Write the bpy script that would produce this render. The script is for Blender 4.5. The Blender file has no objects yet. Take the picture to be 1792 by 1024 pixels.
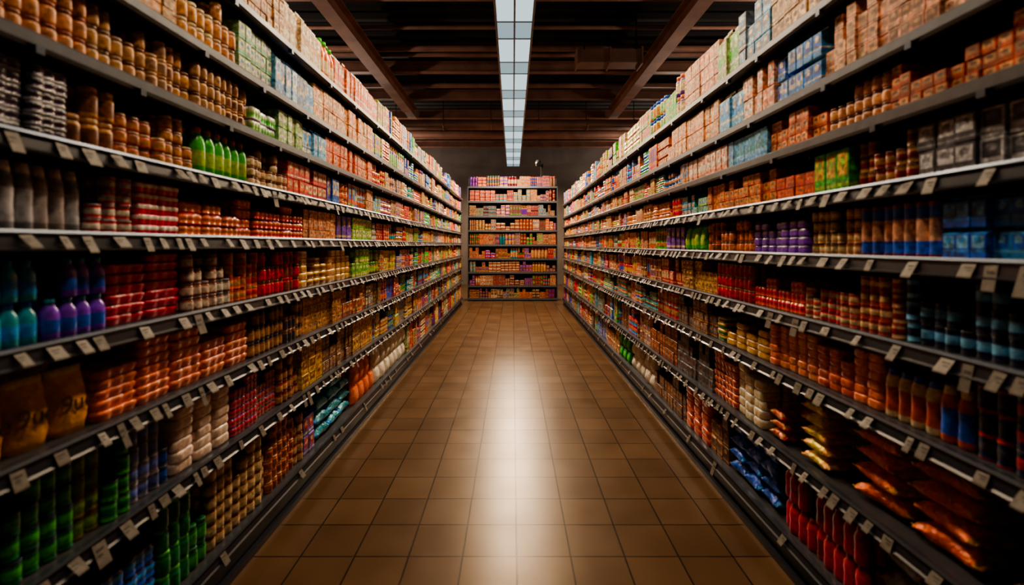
import bpy, math, random
import numpy as np
from mathutils import Vector
random.seed(7); rng=np.random.default_rng(7)
S=bpy.context.scene
HALF=1.15; CAMH=1.38; Y0=-0.3; Y1=10.9; YEND=11.6

# ---------------------------------------------------------------- helpers
def lin(c):
    c=np.array(c,float)/255.0
    return np.where(c<=0.04045,c/12.92,((c+0.055)/1.055)**2.4)
C={k:lin(v) for k,v in dict(
 tan=(200,150,100),gold=(210,146,66),brown=(128,78,48),dkbrown=(80,52,38),cream=(234,206,160),white=(232,222,204),
 peach=(240,168,112),orange=(242,108,32),dkorange=(208,82,26),red=(208,36,28),crimson=(224,26,72),maroon=(142,28,46),
 purple=(106,56,150),dkpurple=(66,40,76),green=(66,192,46),dkgreen=(20,122,62),lime=(164,202,66),pgreen=(150,196,130),
 teal=(22,160,182),blue=(28,98,216),dkblue=(24,58,124),ltblue=(116,188,232),navy=(22,34,72),black=(24,24,30),
 grey=(126,128,136),dkgrey=(68,68,78),yellow=(236,184,60),pink=(236,172,140),salmon=(238,128,84),silver=(186,188,194),
 violet=(136,66,218),skyb=(54,154,232)).items()}

def nodes(name):
    m=bpy.data.materials.new(name); m.use_nodes=True
    nt=m.node_tree; return m,nt,nt.nodes['Principled BSDF']
def simple(name,rgb,rough=.5,metal=0.,noise=0.12,scale=12,bump=0.0,spec=None):
    m,nt,b=nodes(name)
    c=lin(rgb)
    tc=nt.nodes.new('ShaderNodeTexCoord'); n=nt.nodes.new('ShaderNodeTexNoise'); n.inputs['Scale'].default_value=scale; n.inputs['Detail'].default_value=5
    r=nt.nodes.new('ShaderNodeValToRGB')
    r.color_ramp.elements[0].position=.3; r.color_ramp.elements[1].position=.7
    r.color_ramp.elements[0].color=(*(c*(1-noise*2)),1); r.color_ramp.elements[1].color=(*np.minimum(c*(1+noise*2),1),1)
    nt.links.new(tc.outputs['Object'],n.inputs['Vector']); nt.links.new(n.outputs['Fac'],r.inputs['Fac']); nt.links.new(r.outputs['Color'],b.inputs['Base Color'])
    b.inputs['Roughness'].default_value=rough; b.inputs['Metallic'].default_value=metal
    if spec is not None: b.inputs['Specular IOR Level'].default_value=spec
    if bump:
        bp=nt.nodes.new('ShaderNodeBump'); bp.inputs['Strength'].default_value=bump; bp.inputs['Distance'].default_value=.01
        nt.links.new(n.outputs['Fac'],bp.inputs['Height']); nt.links.new(bp.outputs['Normal'],b.inputs['Normal'])
    return m
def product_mat(name,rough,print_amt,crinkle=0,metal=0,coat=0):
    m,nt,b=nodes(name); L=nt.links
    a=nt.nodes.new('ShaderNodeAttribute'); a.attribute_name='Col'
    tc=nt.nodes.new('ShaderNodeTexCoord')
    v=nt.nodes.new('ShaderNodeTexVoronoi'); v.inputs['Scale'].default_value=75
    L.new(tc.outputs['Object'],v.inputs['Vector'])
    n=nt.nodes.new('ShaderNodeTexNoise'); n.inputs['Scale'].default_value=45; n.inputs['Detail'].default_value=3
    L.new(tc.outputs['Object'],n.inputs['Vector'])
    hs=nt.nodes.new('ShaderNodeSeparateColor'); L.new(v.outputs['Color'],hs.inputs[0])
    mr=nt.nodes.new('ShaderNodeMapRange'); mr.inputs['From Min'].default_value=0; mr.inputs['From Max'].default_value=1
    mr.inputs['To Min'].default_value=1-print_amt; mr.inputs['To Max'].default_value=1+print_amt*.55
    L.new(hs.outputs[0],mr.inputs['Value'])
    mr2=nt.nodes.new('ShaderNodeMapRange'); mr2.inputs['From Min'].default_value=.35; mr2.inputs['From Max'].default_value=.65
    mr2.inputs['To Min'].default_value=1-print_amt*.7; mr2.inputs['To Max'].default_value=1+print_amt*.4
    L.new(n.outputs['Fac'],mr2.inputs['Value'])
    mu=nt.nodes.new('ShaderNodeMath'); mu.operation='MULTIPLY'; L.new(mr.outputs[0],mu.inputs[0]); L.new(mr2.outputs[0],mu.inputs[1])
    vm=nt.nodes.new('ShaderNodeVectorMath'); vm.operation='SCALE'; L.new(a.outputs['Color'],vm.inputs[0]); L.new(mu.outputs[0],vm.inputs['Scale'])
    L.new(vm.outputs[0],b.inputs['Base Color'])
    b.inputs['Roughness'].default_value=rough; b.inputs['Metallic'].default_value=metal; b.inputs['Coat Weight'].default_value=coat
    if crinkle:
        n2=nt.nodes.new('ShaderNodeTexNoise'); n2.inputs['Scale'].default_value=26; n2.inputs['Detail'].default_value=4; n2.inputs['Distortion'].default_value=1.2
        L.new(tc.outputs['Object'],n2.inputs['Vector'])
        bp=nt.nodes.new('ShaderNodeBump'); bp.inputs['Strength'].default_value=crinkle; bp.inputs['Distance'].default_value=.012
        L.new(n2.outputs['Fac'],bp.inputs['Height']); L.new(bp.outputs['Normal'],b.inputs['Normal'])
    return m
M_CARTON=product_mat('printed_carton',.5,.58)
M_PLASTIC=product_mat('glossy_plastic',.25,.25,coat=.3)
M_CAN=product_mat('label_and_tin',.35,.45)
M_FOIL=product_mat('crinkled_foil',.28,.25,crinkle=1.0,metal=.15)
M_PAPER=product_mat('paper_bag_stock',.55,.15,crinkle=.4)
PM=[M_CARTON,M_PLASTIC,M_CAN,M_FOIL,M_PAPER]

# ---------------------------------------------------------------- templates (unit: width u, depth v front=-v, height)
class T: pass
def make_t(v,f,reg,sm):
    t=T(); t.v=np.array(v,float); t.n=np.array([len(x) for x in f]); t.l=np.concatenate([np.array(x) for x in f]); t.r=np.array(reg); t.s=np.array(sm,bool)
    t.lr=np.repeat(t.r,t.n); return t
def rings(prof,ringf,n,smooth=True):
    v=[];f=[];rg=[];sm=[]
    for (r,h,g) in prof: v+=ringf(r,h)
    for i in range(len(prof)-1):
        for k in range(n):
            k2=(k+1)%n
            f.append((i*n+k,i*n+k2,(i+1)*n+k2,(i+1)*n+k)); rg.append(prof[i+1][2]); sm.append(smooth)
    f.append(tuple(reversed(range(n)))); rg.append(prof[0][2]); sm.append(False)
    b=(len(prof)-1)*n
    f.append(tuple(range(b,b+n))); rg.append(prof[-1][2]); sm.append(False)
    return make_t(v,f,rg,sm)
def lathe(prof,n,sq=None,wav=None):
    def rf(r,h):
        o=[]
        for k in range(n):
            a=2*math.pi*k/n+math.pi/n; ca,sa=math.cos(a),math.sin(a)
            q=(abs(ca)**sq+abs(sa)**sq)**(-1/sq) if sq else 1
            rr=r*q*(1+(wav*math.cos(a*8) if wav else 0))
            o.append((rr*ca,rr*sa,h))
        return o
    return rings(prof,rf,n)
def scallop(prof,per,bumps,amp):
    """rectangular footprint whose four sides are scalloped: a wrapped tray of round packs"""
    n=per*4
    def rf(r,h):
        o=[]
        for s in range(4):
            for k in range(per):
                t=k/per; u=(-1+2*t)*.95; out=r-amp+amp*abs(math.sin(math.pi*bumps*t))**.7
                x,y=u*r,-out
                for _ in range(s): x,y=-y,x
                o.append((x,y,h))
        return o
    return rings(prof,rf,n)
def tpl(kind,lo=False):
    n=8 if lo else 14
    if kind=='can': return lathe([(.46,0,2),(.5,.03,2),(.5,.07,2),(.485,.09,0),(.485,.3,0),(.49,.31,1),(.49,.7,1),(.485,.71,0),(.485,.91,0),(.5,.93,2),(.5,.985,2),(.455,1,2),(.44,.97,2)],n)
    if kind=='jar': return lathe([(.44,0,0),(.5,.04,0),(.5,.15,0),(.503,.16,1),(.503,.66,1),(.5,.67,0),(.49,.74,0),(.42,.79,0),(.42,.81,2),(.46,.82,2),(.46,.97,2),(.42,1,2)],n)
    if kind=='bottle': return lathe([(.42,0,0),(.5,.03,0),(.5,.18,0),(.505,.19,1),(.505,.5,1),(.5,.51,0),(.49,.62,0),(.42,.73,0),(.27,.83,0),(.22,.88,0),(.26,.885,2),(.26,.985,2),(.2,1,2)],n)
    if kind=='squeeze': return lathe([(.44,0,0),(.5,.04,0),(.5,.14,0),(.505,.15,1),(.47,.4,1),(.505,.62,1),(.5,.64,0),(.46,.78,0),(.34,.85,0),(.36,.86,2),(.3,1,2)],n)
    if kind=='wavy':
        return scallop([(.465,0,2),(.468,.12,2),(.475,.25,0),(.49,.5,0),(.5,.62,1),(.5,.86,1),(.475,.95,0),(.465,.98,0)],12 if not lo else 8,3 if not lo else 2,.04)
    if kind=='tray':
        return scallop([(.49,0,2),(.495,.16,2),(.485,.18,0),(.49,.5,0),(.495,.52,1),(.495,.8,1),(.485,.82,0),(.46,.97,2),(.44,1,2)],12 if not lo else 8,3 if not lo else 2,.06)
    if kind=='box':
        e=.04
        return lathe_rect([(.5-e,0,0),(.5,e*.6,0),(.5,.12,0),(.5,.14,2),(.5,.2,2),(.5,.22,0),(.5,1-e*.6,0),(.5-e,1,0)],e)
    if kind=='gable':
        return lathe_rect([(.49,0,0),(.5,.02,0),(.5,.25,0),(.5,.26,2),(.5,.3,2),(.5,.31,0),(.5,.82,0)],.03,ridge=True)
    if kind=='soft':
        return lathe([(.45,0,0),(.485,.05,0),(.5,.2,0),(.505,.32,1),(.505,.66,1),(.5,.82,0),(.48,.95,0),(.42,1,0)],24,sq=9,wav=.0)
    if kind=='pouch' : return pouch(7,9,lo)
    if kind=='pillow': return pillow(lo)
def lathe_rect(prof,e,ridge=False):
    v=[];f=[];rg=[];sm=[]
    def ring(r,h):
        a=r; b=r-e*.6
        return [(b,-a,h),(a,-b,h),(a,b,h),(b,a,h),(-b,a,h),(-a,b,h),(-a,-b,h),(-b,-a,h)]
    for (r,h,g) in prof: v+=ring(r,h)
    for i in range(len(prof)-1):
        for k in range(8):
            k2=(k+1)%8; f.append((i*8+k,i*8+k2,(i+1)*8+k2,(i+1)*8+k)); rg.append(prof[i+1][2]); sm.append(False)
    f.append(tuple(reversed(range(8)))); rg.append(0); sm.append(False)
    b=(len(prof)-1)*8; top=prof[-1][1]
    for s in (-1,1):
        y=s*.506; h0,h1=(.36,.9) if not ridge else (.36,.76)
        q=len(v); v+=[(-.38,y,h0),(.38,y,h0),(.38,y,h1),(-.38,y,h1),(-.38,s*.498,h0),(.38,s*.498,h0),(.38,s*.498,h1),(-.38,s*.498,h1)]
        fs=[(q,q+1,q+2,q+3),(q+4,q+5,q+1,q),(q+3,q+2,q+6,q+7),(q+1,q+5,q+6,q+2),(q+4,q,q+3,q+7)]
        if s>0: fs=[tuple(reversed(x)) for x in fs]
        f+=fs; rg+=[1]*5; sm+=[False]*5
        q=len(v); y2=s*.512; hm=h0+(h1-h0)*.4
        v+=[(-.2,y2,hm),(.2,y2,hm),(.24,y2,hm+.16),(0,y2,hm+.25),(-.24,y2,hm+.16)]
        ff=(q,q+1,q+2,q+3,q+4); f.append(ff if s<0 else tuple(reversed(ff))); rg.append(2); sm.append(False)
    if ridge:
        q=len(v); v+=[(-.47,-.02,.95),(.47,-.02,.95),(.47,.02,.95),(-.47,.02,.95),(-.47,-.02,1),(.47,-.02,1),(.47,.02,1),(-.47,.02,1)]
        f+=[(b+7,b,q+1,q),(b+3,b+4,q+3,q+2),(b,b+1,b+2,b+3,q+2,q+1),(b+4,b+5,b+6,b+7,q,q+3)]; rg+=[2,2,0,0]
        f+=[(q,q+1,q+5,q+4),(q+1,q+2,q+6,q+5),(q+2,q+3,q+7,q+6),(q+3,q,q+4,q+7),(q+4,q+5,q+6,q+7)]; rg+=[2]*5; sm+=[False]*9
    else:
        f.append(tuple(range(b,b+8))); rg.append(0); sm.append(False)
        q=len(v); v+=[(-.5,-.05,top+.004),(.5,-.05,top+.004),(.5,.05,top+.004),(-.5,.05,top+.004)]
        f.append((q,q+1,q+2,q+3)); rg.append(2); sm.append(False)
    return make_t(v,f,rg,sm)
def pouch(nu,nh,lo):
    v=[];f=[];rg=[];sm=[]
    r=np.random.default_rng(int(rng.integers(1e6)))
    for s in (-1,1):
        for j in range(nh+1):
            h=j/nh
            if h>=.88: th=.05
            elif h>.7: th=.46*(1-(h-.7)/.24)
            else: th=.36+.14*math.sin(h/.7*math.pi)
            wd=.5*(1-.06*math.sin(h*math.pi))
            for i in range(nu+1):
                x=-1+2*i/nu
                d=th*(1-abs(x)**4)**.6+.012
                if 0<h<.86: d+=r.uniform(-.035,.03)
                v.append((x*wd,s*d+(r.uniform(-.02,.02) if h>.88 else 0),h))
    N=(nu+1)*(nh+1)
    for s in (0,1):
        for j in range(nh):
            for i in range(nu):
                a=s*N+j*(nu+1)+i; q=(a,a+1,a+nu+2,a+nu+1)
                f.append(q if s==0 else tuple(reversed(q)))
                h=(j+.5)/nh; x=abs((i+.5)/nu-.5)
                rg.append(2 if h>.86 else (1 if .25<h<.62 and x<.36 else 0)); sm.append(True)
    for j in range(nh):
        for i in (0,nu):
            a=j*(nu+1)+i; q=(a,a+nu+1,N+a+nu+1,N+a); f.append(q if i==0 else tuple(reversed(q))); rg.append(0); sm.append(False)
    for j in (0,nh):
        for i in range(nu):
            a=j*(nu+1)+i; q=(a,N+a,N+a+1,a+1); f.append(q if j==0 else tuple(reversed(q))); rg.append(0 if j==0 else 2); sm.append(False)
    return make_t(v,f,rg,sm)
def pillow(lo):
    n=24 if not lo else 14; m=12 if not lo else 7
    r=np.random.default_rng(int(rng.integers(1e6)))
    v=[];f=[];rg=[];sm=[]
    vs=[-.5,-.45,-.42]+list(np.linspace(-.36,.36,m-4))+[.42,.45,.5]
    pleat=[r.uniform(-1,1) for _ in range(n)]
    for x in vs:
        ay=abs(x)
        th=.07 if ay>=.45 else .5*(1-(ay/.47)**2.6)**.55
        w=.5*(.84+.14*ay/.5) if ay<.45 else .47
        for k in range(n):
            a=2*math.pi*k/n; q=(abs(math.cos(a))**2.2+abs(math.sin(a))**2.2)**(-1/2.2)
            j=1+(r.uniform(-.09,.08)+pleat[k]*.22*(ay/.45)**2 if ay<.45 else 0)
            v.append((x+(r.uniform(-.012,.012) if ay<.45 else 0),w*q*math.cos(a)*(1+(j-1)*.5),.5+th*q*math.sin(a)*j+(.06*math.sin(k*1.7) if ay>.44 else 0)))
    for i in range(len(vs)-1):
        for k in range(n):
            k2=(k+1)%n; f.append((i*n+k,i*n+k2,(i+1)*n+k2,(i+1)*n+k))
            rg.append(2 if i in(0,1) or i>=len(vs)-3 else (1 if 4<=i<=len(vs)-6 else 0)); sm.append(True)
    f.append(tuple(reversed(range(n)))); rg.append(2); sm.append(False)
    b=(len(vs)-1)*n; f.append(tuple(range(b,b+n))); rg.append(2); sm.append(False)
    return make_t(v,f,rg,sm)
TC={}
def get_t(kind,lo):
    if kind in('pouch','pillow'): k=(kind,lo,random.randrange(6))
    else: k=(kind,lo)
    if k not in TC: TC[k]=tpl(kind,lo)
    return TC[k]
MAT={'can':2,'jar':2,'bottle':1,'squeeze':1,'wavy':1,'tray':1,'box':0,'gable':0,'soft':1,'pouch':4,'pillow':3}

class Builder:
    def __init__(s): s.v=[];s.l=[];s.n=[];s.c=[];s.s=[];s.m=[];s.off=0
    def add(s,t,size,rot,pos,cols,tilt=0,mi=0):
        v=t.v*np.array(size)
        if tilt:
            ct,st=math.cos(tilt),math.sin(tilt); y=v[:,1]*ct-v[:,2]*st; z=v[:,1]*st+v[:,2]*ct; v=np.stack([v[:,0],y,z-z.min()],1)
        c,sn=math.cos(rot),math.sin(rot)
        w=np.stack([v[:,0]*c-v[:,1]*sn,v[:,0]*sn+v[:,1]*c,v[:,2]],1)+np.array(pos)
        s.v.append(w); s.l.append(t.l+s.off); s.off+=len(w); s.n.append(t.n); s.s.append(t.s); s.m.append(np.full(len(t.n),mi,np.int32))
        s.c.append(np.asarray(cols)[t.lr])
    def build(s,name,parent=None):
        me=bpy.data.meshes.new(name)
        v=np.concatenate(s.v);l=np.concatenate(s.l);n=np.concatenate(s.n);c=np.concatenate(s.c)
        me.vertices.add(len(v)); me.vertices.foreach_set('co',v.astype(np.float32).ravel())
        me.loops.add(len(l)); me.loops.foreach_set('vertex_index',l.astype(np.int32))
        me.polygons.add(len(n)); st=np.concatenate([[0],np.cumsum(n)[:-1]])
        me.polygons.foreach_set('loop_start',st.astype(np.int32))
        me.update(calc_edges=True)
        for m in PM: me.materials.append(m)
        me.polygons.foreach_set('use_smooth',np.concatenate(s.s))
        me.polygons.foreach_set('material_index',np.concatenate(s.m))
        ca=me.color_attributes.new('Col','FLOAT_COLOR','CORNER')
        ca.data.foreach_set('color',np.concatenate([np.clip(c,0,.9),np.ones((len(c),1))],1).astype(np.float32).ravel())
        me.validate()
        o=bpy.data.objects.new(name,me); S.collection.objects.link(o)
        if parent: o.parent=parent
        return o

def meshobj(name,boxes,mat,parent=None,bevel=0.0):
    v=[];f=[]
    for (a,b,c,d,e,g) in boxes:
        q=len(v); v+=[(a,c,e),(b,c,e),(b,d,e),(a,d,e),(a,c,g),(b,c,g),(b,d,g),(a,d,g)]
        f+=[(q+3,q+2,q+1,q),(q+4,q+5,q+6,q+7),(q,q+1,q+5,q+4),(q+1,q+2,q+6,q+5),(q+2,q+3,q+7,q+6),(q+3,q,q+4,q+7)]
    me=bpy.data.meshes.new(name); me.from_pydata(v,[],f); me.materials.append(mat)
    o=bpy.data.objects.new(name,me); S.collection.objects.link(o)
    if parent: o.parent=parent
    if bevel:
        m=o.modifiers.new('b','BEVEL'); m.width=bevel; m.segments=2
    return o
def raw(name,v,f,mat,parent=None,smooth=False):
    me=bpy.data.meshes.new(name); me.from_pydata(v,[],f); me.materials.append(mat)
    if smooth:
        for p in me.polygons: p.use_smooth=True
    o=bpy.data.objects.new(name,me); S.collection.objects.link(o)
    if parent: o.parent=parent
    return o
def extrude(name,prof,p0,p1,axis,mat,parent=None):
    n=len(prof); v=[]
    for t in (p0,p1):
        for (a,b) in prof: v.append((a,t,b) if axis=='y' else (t,a,b))
    f=[(i,(i+1)%n,n+(i+1)%n,n+i) for i in range(n)]+[tuple(range(n))[::-1],tuple(range(n,2*n))]
    o=raw(name,v,f,mat,parent)
    import bmesh
    bm=bmesh.new(); bm.from_mesh(o.data); bmesh.ops.recalc_face_normals(bm,faces=bm.faces); bm.to_mesh(o.data); bm.free()
    return o
def empty(name):
    o=bpy.data.objects.new(name,None); S.collection.objects.link(o); return o

# ---------------------------------------------------------------- materials for structure
M_METAL=simple('shelf_metal',(104,110,118),.36,.75,.06,30)
M_BOARD=simple('shelf_board_paint',(70,70,74),.45,.3,.06,20)
M_RAIL=simple('price_rail_plastic',(40,44,54),.3,.1,.06,30)
M_RAILL=simple('rail_lip_metal',(92,102,116),.35,.8,.05,30)
M_BACK=simple('back_panel_dark',(40,32,28),.7,0,.1,8)
M_TAG=simple('price_tag_paper',(118,113,105),.55,0,.1,60)
M_INK=simple('tag_ink',(74,69,64),.6,0,.05,60)
M_BEAM=simple('rusty_beam_paint',(134,98,82),.6,.1,.14,3)
M_DUCT=simple('duct_painted',(124,94,80),.55,.2,.12,3)
M_CEIL=simple('ceiling_deck',(20,18,19),.8,0,.1,2)
M_WALL=simple('wall_paint_dark',(110,102,98),.8,0,.08,2)
M_DARK=simple('dark_metal',(24,24,26),.4,.4,.05,20)

# ---------------------------------------------------------------- room
def floor_mat():
    m,nt,b=nodes('floor_tiles'); L=nt.links
    tc=nt.nodes.new('ShaderNodeTexCoord'); mp=nt.nodes.new('ShaderNodeMapping'); mp.inputs['Location'].default_value=(-.018,0.05,0)
    L.new(tc.outputs['Object'],mp.inputs['Vector'])
    br=nt.nodes.new('ShaderNodeTexBrick'); br.offset=0; br.squash=1
    for k,vv in {'Scale':1,'Mortar Size':.004,'Mortar Smooth':.25,'Brick Width':.239,'Row Height':.239,'Bias':0}.items(): br.inputs[k].default_value=vv
    br.inputs['Color1'].default_value=(*lin((100,76,53)),1); br.inputs['Color2'].default_value=(*lin((86,64,44)),1); br.inputs['Mortar'].default_value=(*lin((20,15,12)),1)
    L.new(mp.outputs[0],br.inputs['Vector'])
    n=nt.nodes.new('ShaderNodeTexNoise'); n.inputs['Scale'].default_value=4; n.inputs['Detail'].default_value=4; n.inputs['Roughness'].default_value=.45; L.new(tc.outputs['Object'],n.inputs['Vector'])
    mr=nt.nodes.new('ShaderNodeMapRange'); mr.inputs['From Min'].default_value=.2; mr.inputs['From Max'].default_value=.8; mr.inputs['To Min'].default_value=.8; mr.inputs['To Max'].default_value=1.18; L.new(n.outputs['Fac'],mr.inputs['Value'])
    vm=nt.nodes.new('ShaderNodeVectorMath'); vm.operation='SCALE'; L.new(br.outputs['Color'],vm.inputs[0]); L.new(mr.outputs[0],vm.inputs['Scale']); L.new(vm.outputs[0],b.inputs['Base Color'])
    mr2=nt.nodes.new('ShaderNodeMapRange'); mr2.inputs['From Min'].default_value=.2; mr2.inputs['From Max'].default_value=.8; mr2.inputs['To Min'].default_value=.27; mr2.inputs['To Max'].default_value=.34; L.new(n.outputs['Fac'],mr2.inputs['Value'])
    L.new(mr2.outputs[0],b.inputs['Roughness'])
    b.inputs['Specular IOR Level'].default_value=.3; b.inputs['Specular Tint'].default_value=(1,.8,.58,1)
    bp=nt.nodes.new('ShaderNodeBump'); bp.inputs['Strength'].default_value=.6; bp.inputs['Distance'].default_value=.004; bp.invert=True
    L.new(br.outputs['Fac'],bp.inputs['Height']); L.new(bp.outputs['Normal'],b.inputs['Normal'])
    return m
RX=6.5; RY0=-3; RY1=16.5; RZ=4.95
meshobj('floor',[(-RX,RX,RY0,RY1,-.1,0)],floor_mat())
meshobj('wall_left',[(-RX-.1,-RX,RY0,RY1,-.1,RZ)],M_WALL); meshobj('wall_right',[(RX,RX+.1,RY0,RY1,-.1,RZ)],M_WALL)
meshobj('wall_back',[(-RX-.1,RX+.1,RY1,RY1+.1,-.1,RZ)],M_WALL); meshobj('wall_front',[(-RX-.1,RX+.1,RY0-.1,RY0,-.1,RZ)],M_WALL)
prof=[];y=RY0
while y<RY1:
    prof+=[(y,RZ),(y+.12,RZ),(y+.15,RZ+.05),(y+.27,RZ+.05)]; y+=.3
prof.append((RY1+.1,RZ))
v=[(-RX-.1,a,b) for a,b in prof]+[(RX+.1,a,b) for a,b in prof]; n=len(prof)
raw('ceiling',v,[(i,i+1,n+i+1,n+i) for i in range(n-1)],M_CEIL)
def ibeam(c,z0,h,w,t=.02):
    return [(c-w/2,z0),(c+w/2,z0),(c+w/2,z0+t),(c+t/2,z0+t),(c+t/2,z0+h-t),(c+w/2,z0+h-t),(c+w/2,z0+h),(c-w/2,z0+h),(c-w/2,z0+h-t),(c-t/2,z0+h-t),(c-t/2,z0+t),(c-w/2,z0+t)]
for x in (-2.35,2.35): extrude('ceiling_girder',ibeam(x,4.34,.26,.2),RY0,11.3,'y',M_BEAM)
for y in (1.5,4.4,6.25,8.95,10.6,11.6,13.3,15):
    extrude('ceiling_beam',ibeam(y,4.61 if y<11 else 4.45,.2,.13),-RX,RX,'x',M_BEAM)
def pipe(name,p0,p1,r,mat,parent=None,n=14):
    p0=Vector(p0);p1=Vector(p1);d=(p1-p0).normalized(); a=d.orthogonal().normalized(); b=d.cross(a)
    v=[]
    for p in (p0,p1):
        for k in range(n): t=2*math.pi*k/n; v.append(tuple(p+a*r*math.cos(t)+b*r*math.sin(t)))
    o=raw(name,v,[(i,(i+1)%n,n+(i+1)%n,n+i) for i in range(n)]+[tuple(range(n))[::-1],tuple(range(n,2*n))],mat,parent)
    for p in o.data.polygons: p.use_smooth=len(p.vertices)==4
    return o
for (y,z,r) in ((7.2,4.67,.03),(7.95,4.66,.05),(8.2,4.66,.04),(9.8,4.66,.05),(12.4,4.25,.12),(3.2,4.66,.05)):
    pr=empty('ceiling_pipe')
    pipe('pipe',(-RX,y,z),(RX,y,z),r,M_BEAM,pr)
    for x in (-4,-1.4,1.6,4.2): pipe('hanger',(x,y,z),(x,y,RZ),.008,M_DARK,pr)
dk=empty('ventilation_duct')
meshobj('duct_body',[(1.02,2.0,7.35,7.66,4.2,4.42)],M_DUCT,dk,.01)
meshobj('duct_flanges',[(x,x+.03,7.33,7.68,4.18,4.44) for x in (1.0,1.5,1.99)],M_DUCT,dk)
meshobj('duct_hangers',[(x,x+.02,7.34,7.36,4.4,RZ) for x in (1.1,1.9)],M_DARK,dk)
d2=empty('ventilation_duct')
pipe('duct_body',(-RX,11.0,4.15),(RX,11.0,4.15),.12,M_DUCT,d2,24)
for i in range(12):
    x=-6+i*1.1; pipe('duct_ring',(x,11,4.15),(x+.03,11,4.15),.13,M_DUCT,d2,24)
    pipe('duct_hanger',(x,11,4.2),(x,11,RZ),.008,M_DARK,d2)

# ---------------------------------------------------------------- fluorescent strip, added warm spots and uplighters
def emis(name,rgb,s):
    m=bpy.data.materials.new(name); m.use_nodes=True; nt=m.node_tree; nt.nodes.clear()
    e=nt.nodes.new('ShaderNodeEmission'); o=nt.nodes.new('ShaderNodeOutputMaterial'); e.inputs[0].default_value=(*lin(rgb),1); e.inputs[1].default_value=s
    nt.links.new(e.outputs[0],o.inputs[0]); return m
E1=emis('lit_diffuser',(214,234,240),1.05); E2=emis('lit_diffuser_soft',(196,220,228),.6)
LZ=3.88; lx=.022; F0=-2.5
fx=empty('fluorescent_light_fixture')
M_HOUS=simple('fixture_housing',(120,126,130),.4,.3,.04,10)
meshobj('housing',[(lx-.215,lx+.215,F0,15.2,LZ+.012,LZ+.09)],M_HOUS,fx)
fr=[(lx-.22,lx-.195,F0,15.2,LZ-.012,LZ+.09),(lx+.195,lx+.22,F0,15.2,LZ-.012,LZ+.09),(lx-.01,lx+.01,F0,15.2,LZ-.006,LZ+.012)]
p1=[];p2=[];y=F0+.02;i=0
while y<15.1:
    ln=.72 if i%2==0 else .42
    y2=min(y+ln,15.18)
    (p1 if i%2==0 else p2).extend([(lx-.195,lx-.01,y,y2,LZ,LZ+.012),(lx+.01,lx+.195,y,y2,LZ,LZ+.012)])
    fr.append((lx-.195,lx+.195,y2,y2+.02,LZ-.008,LZ+.012)); y=y2+.02;i+=1
meshobj('frame',fr,M_HOUS,fx); meshobj('diffuser_bright',p1,E1,fx); meshobj('diffuser_soft',p2,E2,fx)
meshobj('suspension_rods',[(lx+s*.15-.006,lx+s*.15+.006,y,y+.012,LZ+.09,4.96) for s in(-1,1) for y in (.7,2.7,4.7,6.7,8.7,10.7,12.7,14.7)],M_DARK,fx)
for y,e in ((.8,48),(2.3,84),(3.8,108),(5.1,118),(6.5,140),(7.9,190),(9.2,310),(10.4,430),(12.2,300),(13.2,450),(14.8,260)):  # warm spots added under the strip to light goods, floor and back wall
    l=bpy.data.lights.new('added_warm_spot','SPOT'); l.energy=e; l.color=(1,.74,.49); l.spot_size=math.radians(168); l.spot_blend=.5; l.shadow_soft_size=.09
    o=bpy.data.objects.new('added_warm_spot',l); S.collection.objects.link(o); o.location=(lx,y,LZ-.1); o.parent=fx
for x in (-3.9,3.9):  # uplighters added out of view behind the shelving to brighten ceiling and beams
    for y in (2.3,6.8,11.4,14.6):
        p=empty('added_uplighter')
        pipe('cord',(x,y,3.4),(x,y,RZ),.008,M_DARK,p)
        b=Builder(); b.add(lathe([(.05,0,0),(.14,.04,0),(.2,.12,0),(.21,.16,0),(.19,.155,0),(.13,.06,0),(.04,.03,0)],20),(1,1,1),0,(x,y,3.35),[C['dkgrey']]*3); b.build('bowl',p)
        l=bpy.data.lights.new('added_ceiling_fill','POINT'); l.energy=78 if y<11 else 100; l.color=(1,.8,.64); l.shadow_soft_size=.06
        o=bpy.data.objects.new('added_ceiling_fill',l); S.collection.objects.link(o); o.location=(x+.05,y,3.52); o.parent=p

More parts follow.
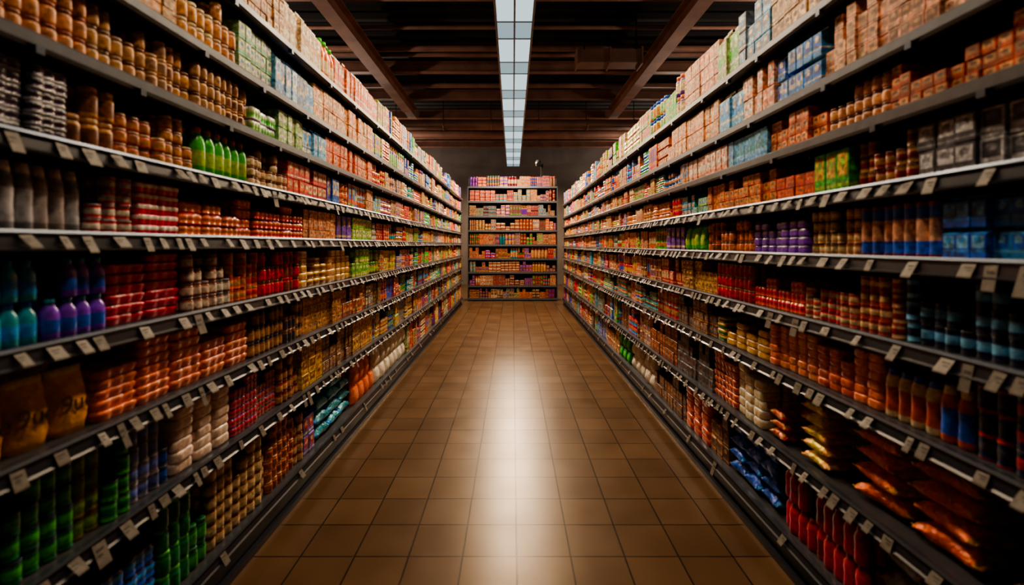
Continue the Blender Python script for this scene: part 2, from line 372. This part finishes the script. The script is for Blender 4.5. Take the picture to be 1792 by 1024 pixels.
# ---------------------------------------------------------------- shelving
LH=[.17,.565,.865,1.134,1.41,1.645,1.89,2.13,2.42]
RH=[.16,.50,.835,1.088,1.34,1.57,1.788,1.995,2.286]
DEPTH=.5
def gondola(sgn,H,topz):
    g=empty('supermarket_shelving')
    def bx(a,b,*r): return (min(sgn*a,sgn*b),max(sgn*a,sgn*b),*r)
    meshobj('back_panel',[bx(HALF+DEPTH+.02,HALF+DEPTH+.05,Y0,Y1,0,H[-1]+.2)],M_BACK,g)
    meshobj('kick_plate',[bx(HALF+.02,HALF+.04,Y0,Y1,0,.11)],M_DARK,g)
    meshobj('base_trim',[bx(HALF-.005,HALF+.02,Y0,Y1,.0,.03)],M_RAIL,g)
    up=[];br=[]
    y=Y0
    while y<=Y1+.01:
        up.append(bx(HALF+DEPTH-.03,HALF+DEPTH+.02,y-.02,y+.02,0,H[-1]+.2))
        for h in H[1:]: br.append(bx(HALF+.06,HALF+DEPTH-.03,y-.006,y+.006,h-.06,h-.022))
        y+=1.12
    meshobj('uprights',up,M_METAL,g); meshobj('brackets',br,M_BOARD,g)
    meshobj('end_panel',[bx(HALF+.03,HALF+DEPTH+.05,Y1,Y1+.02,0,H[-1]+.2)],M_BACK,g)
    for i,h in enumerate(H):
        meshobj('shelf_board',[bx(HALF+.012,HALF+DEPTH,Y0,Y1,h-.024,h)],M_BOARD,g)
        s=sgn
        if i>=6:
            P=[(HALF+.014,h+.004),(HALF+.002,h+.004),(HALF-.006,h-.004),(HALF-.006,h-.03),(HALF+.004,h-.038),(HALF+.03,h-.038),(HALF+.03,h-.026),(HALF+.014,h-.024)]
            extrude('front_rail',[(s*a,b) for a,b in P],Y0,Y1,'y',M_METAL,g)
        else:
            P=[(HALF+.014,h+.006),(HALF-.004,h+.006),(HALF-.008,h-.002),(HALF+.002,h-.006),(HALF+.014,h-.008)]
            extrude('rail_lip',[(s*a,b) for a,b in P],Y0,Y1,'y',M_RAILL,g)
            P=[(HALF+.012,h-.006),(HALF+.0,h-.006),(HALF-.008,h-.036),(HALF-.014,h-.041),(HALF-.010,h-.046),(HALF+.012,h-.044)]
            extrude('price_rail',[(s*a,b) for a,b in P],Y0,Y1,'y',M_RAIL,g)
    cl=[]
    for i in (6,7,8):
        y=Y0+.2
        while y<Y1-.1:
            cl.append(bx(HALF-.010,HALF+.01,y,y+.022,H[i]-.05,H[i]-.03)); y+=random.uniform(.3,.6)
    meshobj('rail_clips',cl,M_RAILL,g)
    v=[];f=[];iv=[];jf=[]
    for i in range(0,6):
        y=Y0+.05; h=H[i]
        while y<Y1-.1:
            w=random.uniform(.022,.042); tz=random.uniform(.026,.042); ang=random.uniform(-.25,.25)
            if random.random()<.06: tz+=.03
            lean=random.uniform(0,.014)
            q=len(v)
            top=h-.008; x0=HALF-.003; x1=HALF-.016-lean
            pts=[(x0,y,top),(x0,y+w,top+ang*.02),(x1,y+w+ang*.02,top-tz),(x1,y+ang*.02,top-tz),(x1-.001,y+ang*.02,top-tz-.004),(x1-.001,y+w+ang*.02,top-tz-.004)]
            v+=[(sgn*(a-.0012),b,c) for a,b,c in pts]+[(sgn*(a+.0),b,c) for a,b,c in pts]
            f+=[(q,q+1,q+2,q+3),(q+3,q+2,q+5,q+4),(q+6,q+9,q+8,q+7),(q+9,q+10,q+11,q+8),(q,q+3,q+9,q+6),(q+1,q+7,q+8,q+2),(q,q+6,q+7,q+1)]
            for (t0,t1,w0,w1) in ((.25,.36,.15,.7),(.5,.58,.15,.5)):
                qq=len(iv)
                for tt,ww in ((t0,w0),(t0,w1),(t1,w1),(t1,w0)):
                    iv.append((sgn*(x0+(x1-x0)*tt-.0024),y+w*ww,top-tz*tt))
                jf.append((qq,qq+1,qq+2,qq+3))
            y+=w+random.choice((.02,.04,.05,.07,.09,.13))*(1.0 if i>0 else 5)
    raw('price_tags',v,f,M_TAG,g); raw('tag_print',iv,jf,M_INK,g)
    return g
gondola(-1,LH,0); gondola(1,RH,0)

# ---------------------------------------------------------------- stocking
DIM={'can':(.065,.065,.08),'jar':(.065,.065,.1),'bottle':(.065,.065,.22),'squeeze':(.06,.06,.17),'wavy':(.14,.14,.05),'tray':(.13,.13,.06),'box':(.07,.07,.1),'gable':(.06,.07,.18),'soft':(.1,.1,.06),'pouch':(.14,.09,.2),'pillow':(.3,.2,.08)}
def stock(b,side,h,gap,y0,y1,kind,cols,dim=None,fill=.95,stk=9,tilt=0,jit=1.0,vary=.12,rows=None,log=None,alts=None,front=0,dark=1.0):
    w,d,hh=dim or DIM[kind]
    n=max(1,int((y1-y0)/(w*1.0)+.3)); step=(y1-y0)/n; w=min(w*1.12,step*.99)
    ns=max(1,int(gap*fill/hh+.35))
    if ns<=stk: hh=gap*fill/ns
    else: ns=stk
    lo=y0>4.2
    if rows is None:
        rows=int(min(DEPTH-.05,.34 if (y0<3.5) else .2)/d+.5)
        rows=max(1,min(rows,int((DEPTH-.04)/d)))
    mi=MAT[kind]
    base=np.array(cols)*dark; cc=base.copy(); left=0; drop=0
    for i in range(n):
        if left<=0:
            left=random.choice((1,2,2,3,4)); cc=base*(1+random.uniform(-.15,.2))
            r=random.random()
            if kind not in('bottle','pillow','pouch'):
                if r<.14: cc=cc[[1,0,2]]
                elif r<.28: cc=cc[[0,2,1]]
                mixc=np.array(C[random.choice(('tan','cream','orange','gold','salmon','red'))]); k=random.choice((0,0,0,.2)); cc=cc*(1-k)+mixc*k*dark
            if alts and random.random()<.5: cc=np.array(random.choice(alts))
            drop=random.choice((0,0,0,1)); back=random.uniform(0,.022)
        left-=1
        nsi=max(1,ns-drop*(ns>2)-(1 if random.random()<.12 else 0)) if ns<4 else max(2,ns-drop-random.choice((0,0,0,0,1,2)))
        for r in range(rows):
            for k in range(nsi):
                u=y0+(i+.5)*step+random.uniform(-1,1)*.0015*jit
                dv=.02+back+front+d*(r+.5)*1.01+random.uniform(0,.005)*jit
                if log is not None and r==0: log.append((u,dv,w,d,hh)); 
                c3=cc*(1+random.uniform(-vary,vary))
                rj=random.uniform(-.04,.04)*jit
                if side=='E': pos=(u,YEND+dv,h+.001+k*hh); rot=rj
                else:
                    s=-1 if side=='L' else 1
                    pos=(s*(HALF+dv),u,h+.001+k*hh); rot=(math.pi/2 if side=='L' else -math.pi/2)+rj
                b.add(get_t(kind,lo),(w*.985,d*.985,hh*.985*(1.12 if kind=='pillow' else 1)),rot,pos,c3,tilt,mi)
def col(*a): return [C[x] for x in a]
D=dict
LEFT={
8:[('tan_box_stack',2.45,'box',col('tan','cream','brown'),D(dim=(.05,.07,.07))),('cream_cartons',2.95,'gable',col('cream','tan','white'),{}),('green_bottles',3.2,'bottle',col('orange','cream','green'),{}),('orange_cartons',4.2,'gable',col('salmon','orange','white'),{})],
7:[('tan_box_stack',1.7,'box',col('tan','gold','cream'),D(dim=(.045,.06,.06))),('tan_jars',2.05,'jar',col('tan','gold','cream'),D(dim=(.045,.045,.065))),('green_white_boxes',2.35,'box',col('pgreen','white','teal'),D(dim=(.05,.07,.08))),('blue_cartons',2.85,'gable',col('ltblue','white','skyb'),{}),('peach_cartons',4.0,'box',col('peach','cream','orange'),{})],
6:[('gold_jars',2.15,'jar',col('gold','tan','brown'),D(dim=(.042,.042,.055))),('green_can_trays',2.4,'tray',col('green','pgreen','silver'),D(dim=(.085,.08,.05))),('pale_green_cartons',2.7,'box',col('pgreen','white','lime'),D(dim=(.05,.06,.09))),('pale_blue_cartons',3.0,'gable',col('ltblue','white','skyb'),D(dim=(.06,.06,.2))),('orange_boxes',4.0,'box',col('orange','peach','red'),D(dim=(.06,.07,.08)))],
5:[('purple_packs',1.27,'tray',col('dkpurple','silver','dkgrey'),D(dim=(.1,.1,.03))),('dark_gold_jars',1.43,'jar',col('gold','brown','tan'),D(dim=(.05,.05,.09))),('orange_jars',1.78,'jar',col('dkorange','gold','cream'),D(dim=(.045,.045,.045))),('green_drink_bottles',2.14,'bottle',col('green','lime','dkorange'),D(dim=(.06,.06,.17),stk=1,fill=.97)),('cream_jars',2.5,'jar',col('tan','cream','brown'),D(dim=(.045,.045,.045))),('red_boxes',3.05,'box',col('red','orange','cream'),D(dim=(.07,.07,.09)))],
4:[('clear_bottles',1.33,'squeeze',col('grey','silver','white'),D(dim=(.045,.045,.15),stk=1)),('red_white_cans',1.5,'can',col('red','white','silver'),D(dim=(.045,.045,.04))),('red_white_trays',1.7,'wavy',col('crimson','white','red'),D(dim=(.09,.1,.035))),('orange_can_trays',2.18,'tray',col('orange','salmon','red'),D(dim=(.11,.12,.04))),('red_can_trays',2.68,'tray',col('red','orange','maroon'),D(dim=(.11,.12,.045))),('cream_orange_boxes',3.2,'box',col('peach','cream','orange'),D(dim=(.06,.07,.06))),('purple_boxes',3.5,'box',col('purple','violet','cream'),D(dim=(.08,.07,.18))),('lime_cartons',4.0,'box',col('lime','cream','green'),{})],
3:[('teal_drink_bottles',1.2,'bottle',col('teal','skyb','blue'),D(dim=(.042,.042,.11),alts=[col('blue','teal','violet'),col('teal','ltblue','dkblue')])),('purple_drink_bottles',1.4,'bottle',col('violet','blue','teal'),D(dim=(.042,.042,.11),alts=[col('blue','teal','violet'),col('violet','crimson','purple')])),('crimson_tray_stack',1.72,'wavy',col('crimson','crimson','maroon'),D(dim=(.14,.14,.03),fill=.98)),('white_jars',2.0,'jar',col('brown','white','grey'),D(dim=(.045,.045,.05))),('orange_cans',2.25,'can',col('orange','tan','red'),D(dim=(.05,.05,.055))),('dark_red_jars',2.65,'jar',col('red','crimson','brown'),D(dim=(.05,.05,.06))),('yellow_packs',3.5,'soft',col('yellow','tan','brown'),D(dim=(.09,.1,.04))),('green_boxes',3.9,'box',col('green','lime','cream'),{})],
2:[('paper_snack_bags',1.36,'pouch',col('gold','gold','yellow'),D(dim=(.105,.085,.17),stk=1,rows=3,fill=.85,dark=1.35)),('orange_tray_stack',1.66,'wavy',col('orange','orange','dkorange'),D(dim=(.14,.14,.03),fill=.98,dark=1.2)),('orange_tray_stack',2.14,'wavy',col('orange','salmon','dkorange'),D(dim=(.14,.14,.034),fill=.97,dark=1.15)),('dark_jars',2.7,'jar',col('brown','tan','dkgrey'),D(dim=(.045,.045,.065))),('tan_packs',3.25,'box',col('gold','tan','brown'),D(dim=(.07,.08,.05))),('brown_boxes',3.8,'box',col('brown','peach','red'),{})],
1:[('green_black_cans',1.48,'can',col('dkgreen','green','navy'),D(dim=(.045,.045,.055))),('blue_cans',1.66,'can',col('dkblue','blue','grey'),D(dim=(.045,.045,.055))),('white_sugar_packs',2.0,'soft',col('white','white','grey'),D(dim=(.09,.1,.04))),('maroon_trays',2.4,'tray',col('maroon','crimson','purple'),D(dim=(.1,.1,.04))),('maroon_jars',2.65,'jar',col('maroon','tan','brown'),D(dim=(.045,.045,.06))),('yellow_boxes',2.95,'box',col('yellow','gold','brown'),D(dim=(.08,.08,.07))),('dark_boxes',3.5,'box',col('brown','tan','grey'),D(dim=(.06,.07,.07))),('straw_boxes',4.0,'box',col('tan','yellow','brown'),{})],
0:[('blue_packs',1.6,'tray',col('blue','skyb','dkblue'),D(dim=(.12,.12,.055),stk=4)),('green_jars',1.86,'jar',col('dkgreen','green','dkgreen'),D(dim=(.05,.05,.075))),('brown_jar_stack',2.3,'jar',col('tan','cream','brown'),D(dim=(.05,.05,.055))),('salmon_jar_stack',2.7,'jar',col('salmon','cream','brown'),D(dim=(.05,.05,.055))),('blue_boxes',2.85,'box',col('blue','white','red'),D(dim=(.07,.08,.11))),('teal_bags',3.55,'pillow',col('teal','teal','skyb'),D(dim=(.22,.18,.075),jit=1.5,rows=2)),('orange_bags',4.1,'pouch',col('orange','salmon','red'),D(dim=(.12,.08,.13))),('white_bags',5.3,'pouch',col('white','white','cream'),D(dim=(.16,.1,.16)))],
}
RIGHT={
8:[('tan_boxes',2.2,'box',col('tan','cream','brown'),D(dim=(.055,.07,.08))),('pale_blue_boxes',2.5,'box',col('grey','ltblue','white'),{}),('green_cartons',2.75,'gable',col('pgreen','green','white'),{}),('pink_boxes',3.3,'box',col('pink','cream','salmon'),{})],
7:[('pink_boxes',1.82,'box',col('pink','tan','brown'),D(dim=(.045,.07,.06))),('blue_cartons',2.15,'gable',col('skyb','white','blue'),D(dim=(.05,.06,.12))),('pink_white_boxes',2.45,'box',col('pink','white','salmon'),D(dim=(.045,.06,.1))),('pale_blue_cartons',2.72,'gable',col('ltblue','skyb','white'),{}),('peach_boxes',3.6,'box',col('peach','cream','salmon'),{})],
6:[('red_brown_boxes',1.5,'box',col('dkorange','tan','brown'),D(dim=(.04,.06,.038))),('pink_jars',1.8,'jar',col('pink','peach','brown'),D(dim=(.04,.04,.045))),('orange_boxes',2.2,'box',col('orange','peach','brown'),D(dim=(.045,.06,.045))),('teal_cartons',2.6,'box',col('ltblue','skyb','teal'),D(dim=(.055,.06,.16))),('pink_cartons',3.2,'box',col('pink','white','salmon'),D(dim=(.07,.07,.15)))],
5:[('dark_coffee_boxes',1.4,'box',col('dkgrey','silver','grey'),D(dim=(.06,.06,.075),jit=3)),('red_brown_cans',1.66,'can',col('maroon','tan','brown'),D(dim=(.042,.042,.05))),('green_yellow_boxes',1.87,'box',col('green','yellow','lime'),D(dim=(.055,.07,.17))),('red_boxes',2.15,'box',col('red','orange','red'),D(dim=(.06,.07,.05))),('orange_boxes',2.9,'box',col('orange','gold','brown'),D(dim=(.055,.07,.05)))],
4:[('blue_cartons',1.31,'gable',col('blue','skyb','ltblue'),D(dim=(.04,.06,.085))),('blue_white_cans',1.63,'can',col('blue','pink','maroon'),D(dim=(.046,.046,.15),stk=1)),('tan_cans',1.9,'can',col('tan','cream','dkbrown'),D(dim=(.038,.038,.04))),('purple_packs',2.35,'soft',col('purple','violet','purple'),D(dim=(.06,.08,.034),fill=.8)),('orange_jars',2.9,'jar',col('orange','salmon','brown'),D(dim=(.05,.05,.055))),('green_bags',3.3,'pouch',col('green','lime','dkgreen'),D(dim=(.1,.06,.12))),('purple_boxes',3.65,'box',col('purple','violet','cream'),D(dim=(.08,.07,.18)))],
3:[('dark_soda_cans',1.45,'can',col('navy','ltblue','dkgrey'),D(dim=(.042,.042,.07),fill=.97)),('cream_red_jars',1.63,'can',col('maroon','cream','red'),D(dim=(.04,.04,.05))),('cream_low_stack',1.95,'can',col('crimson','cream','maroon'),D(dim=(.045,.045,.04),stk=3)),('red_pack_trays',2.35,'tray',col('red','crimson','orange'),D(dim=(.09,.09,.045),stk=3)),('red_jars',2.75,'jar',col('red','crimson','tan'),D(dim=(.05,.05,.055))),('tan_boxes',3.3,'box',col('tan','yellow','brown'),D(dim=(.06,.07,.07))),('red_boxes',3.8,'box',col('red','peach','cream'),D(dim=(.06,.07,.09)))],
2:[('dark_red_cans',1.24,'can',col('navy','red','dkgrey'),D(dim=(.048,.048,.07))),('cream_sauce_jars',1.54,'squeeze',col('dkorange','cream','blue'),D(dim=(.045,.045,.14),stk=1,fill=.8)),('orange_brick_packs',2.2,'soft',col('orange','salmon','dkorange'),D(dim=(.065,.08,.028),fill=.93,dark=1.2)),('yellow_packs',2.75,'soft',col('yellow','gold','dkgreen'),D(dim=(.1,.1,.034),fill=.85)),('grey_brown_boxes',3.4,'box',col('brown','grey','tan'),D(dim=(.06,.07,.07))),('red_cans',3.9,'can',col('red','tan','silver'),{})],
1:[('dark_bags',1.18,'pillow',col('brown','tan','dkbrown'),D(dim=(.26,.19,.08),rows=2,fill=.75)),('orange_foil_snack_bags',1.74,'pillow',col('orange','dkorange','gold'),D(dim=(.19,.17,.06),fill=.9,jit=4,rows=2,front=.008,dark=1.25)),('yellow_pasta_bags',2.02,'pillow',col('gold','yellow','tan'),D(dim=(.14,.15,.045),jit=2,rows=2,fill=.9,dark=1.2)),('gold_wrapped_bags',2.25,'pillow',col('gold','orange','red'),D(dim=(.11,.12,.045),jit=3,rows=2)),('white_packs',2.52,'soft',col('white','cream','grey'),D(dim=(.08,.1,.045))),('orange_tray_stack',2.82,'wavy',col('orange','dkorange','maroon'),D(dim=(.13,.13,.035))),('dark_grey_boxes',3.4,'box',col('grey','brown','dkgrey'),D(dim=(.05,.07,.07))),('brown_boxes',4.1,'box',col('brown','tan','red'),{})],
0:[('dark_wrapped_bags',1.6,'pillow',col('brown','grey','dkbrown'),D(dim=(.2,.2,.08),jit=2,rows=2)),('red_bottles',2.1,'squeeze',col('red','crimson','maroon'),D(dim=(.055,.055,.13),fill=.9)),('blue_foil_bags',2.62,'pillow',col('blue','blue','skyb'),D(dim=(.15,.15,.06),jit=3,rows=2,dark=.85)),('brown_boxes',2.85,'box',col('brown','tan','dkbrown'),D(dim=(.07,.08,.08))),('orange_packs',3.25,'soft',col('orange','dkorange','red'),D(dim=(.11,.1,.045))),('dark_boxes',3.95,'box',col('brown','tan','grey'),D(dim=(.06,.07,.08))),('white_bags',4.8,'pouch',col('white','white','cream'),D(dim=(.16,.1,.16))),('green_bags',5.3,'pouch',col('dkgreen','green','white'),D(dim=(.15,.1,.16))),('cream_boxes',6.0,'box',col('cream','tan','red'),{}),('blue_boxes',6.6,'box',col('blue','skyb','white'),{})],
}
WARM=['peach','cream','peach','salmon','orange','tan','tan','peach','pink','gold','ltblue','pgreen','gold','salmon','cream','red','teal','lime','dkorange','purple','skyb','green','blue','crimson']
LOWM=['tan','brown','red','gold','peach','cream','orange','salmon','crimson','maroon','tan','yellow','pgreen','teal','purple','brown','blue','green','skyb','lime']
ENDM=['peach','tan','gold','red','orange','purple','salmon','tan','brown','peach','maroon','violet','teal']
def assorted(side,i,h,gap,y0,y1,pal):
    b=Builder(); y=y0
    while y<y1-.05:
        kind=random.choice(['box','box','box','gable','tray','jar','box','can'] if gap>.2 else ['box','box','box','tray','jar','soft','can'])
        w=random.uniform(.045,.085)
        if kind=='tray': w=random.uniform(.09,.13)
        nn=random.choice((2,3,3,4,5)); e=min(y1,y+w*nn)
        hh=gap*.95/random.choice((1,2,2,3,3)) if kind!='tray' else gap/4
        c=[C[random.choice(pal)],C[random.choice(pal+['cream','white'])],C[random.choice(pal+['red','blue','green'])]]
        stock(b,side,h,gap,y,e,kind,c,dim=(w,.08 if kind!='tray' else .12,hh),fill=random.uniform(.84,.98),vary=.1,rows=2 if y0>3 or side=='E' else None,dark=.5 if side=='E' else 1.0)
        y=e
    b.build('assorted_groceries')
BAGS=[]
for side,H,TAB in (('L',LH,LEFT),('R',RH,RIGHT)):
    for i,h in enumerate(H):
        gap=(H[i+1]-h-.055) if i<8 else (.27 if side=='L' else .3)
        y=Y0+.03
        for (nm,ye,kind,cols,opt) in TAB[i]:
            m_=.03 if kind=='pillow' else 0
            b=Builder(); stock(b,side,h,gap,y+m_,ye-.008-m_,kind,cols,log=BAGS if nm=='paper_snack_bags' else None,**opt); o=b.build(nm); y=ye
            if nm=='paper_snack_bags': bagobj=o
        assorted(side,i,h,gap,y,Y1-.03,WARM if i>=4 else LOWM)
# lettering on the paper bags
M_LET=simple('bag_print',(58,30,18),.6,0,.05,40)
for (u,dv,w,d,hh) in BAGS:
    cu=bpy.data.curves.new('bag_lettering','FONT'); cu.body='9ue'; cu.size=hh*.36; cu.align_x='CENTER'; cu.extrude=.0008
    o=bpy.data.objects.new('bag_lettering',cu); S.collection.objects.link(o)
    cu.materials.append(M_LET)
    o.rotation_euler=(math.radians(90),0,math.radians(90)); o.location=(-(HALF+dv)+d*.5*1.05+.001,u,LH[2]+hh*.36); o.parent=bagobj
# ---------------------------------------------------------------- end shelving
EH=[.07,.38,.71,1.04,1.38,1.73,2.08,2.44,2.8]
g=empty('supermarket_shelving')
meshobj('back_panel',[(-1.1,1.1,YEND+.5,YEND+.53,0,3.05)],M_BACK,g)
meshobj('uprights',[(s*1.1-.015,s*1.1+.015,YEND+.46,YEND+.5,0,3.05) for s in(-1,1)],M_METAL,g)
meshobj('side_panels',[(s*1.09-.01,s*1.09+.01,YEND+.0,YEND+.5,0,2.8) for s in(-1,1)],M_METAL,g)
meshobj('kick_plate',[(-1.08,1.08,YEND+.03,YEND+.05,0,.045)],M_DARK,g)
for h in EH:
    meshobj('shelf_board',[(-1.08,1.08,YEND+.012,YEND+.5,h-.024,h)],M_BOARD,g)
    meshobj('front_rail',[(-1.08,1.08,YEND-.006,YEND+.012,h-.042,h+.004)],M_METAL,g)
for i,h in enumerate(EH):
    gap=(EH[i+1]-h-.06) if i<8 else .27
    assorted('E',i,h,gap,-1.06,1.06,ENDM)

sc=empty('security_camera')
meshobj('mount',[(.72,.78,YEND+.53,YEND+.58,2.6,3.42),(.6,.78,YEND+.4,YEND+.58,3.38,3.42)],M_DARK,sc,.004)
b=Builder()
t=lathe([(.05,0,0),(.07,.02,0),(.07,.26,1),(.055,.28,0),(.045,.27,0)],16); b.add(t,(1,1,1),math.pi,(.66,YEND+.45,3.36),[C['dkgrey']]*3,math.radians(70),1); b.build('body',sc)
# ---------------------------------------------------------------- camera
w=bpy.data.worlds.new('World'); S.world=w; w.use_nodes=True; w.node_tree.nodes['Background'].inputs[0].default_value=(.02,.015,.01,1)
cam=bpy.data.cameras.new('Camera'); co=bpy.data.objects.new('Camera',cam); S.collection.objects.link(co); S.camera=co
co.location=(0,0,CAMH); co.rotation_euler=(math.radians(90),0,0)
cam.sensor_width=36; cam.lens=36*832/1792; cam.shift_y=-84/1792; cam.shift_x=-1/1792; cam.clip_start=.02
cam.dof.use_dof=True; cam.dof.focus_distance=5.0; cam.dof.aperture_fstop=1.6
S.view_settings.view_transform='AgX'
try: S.view_settings.look='AgX - Medium High Contrast'
except Exception as e: print(e)
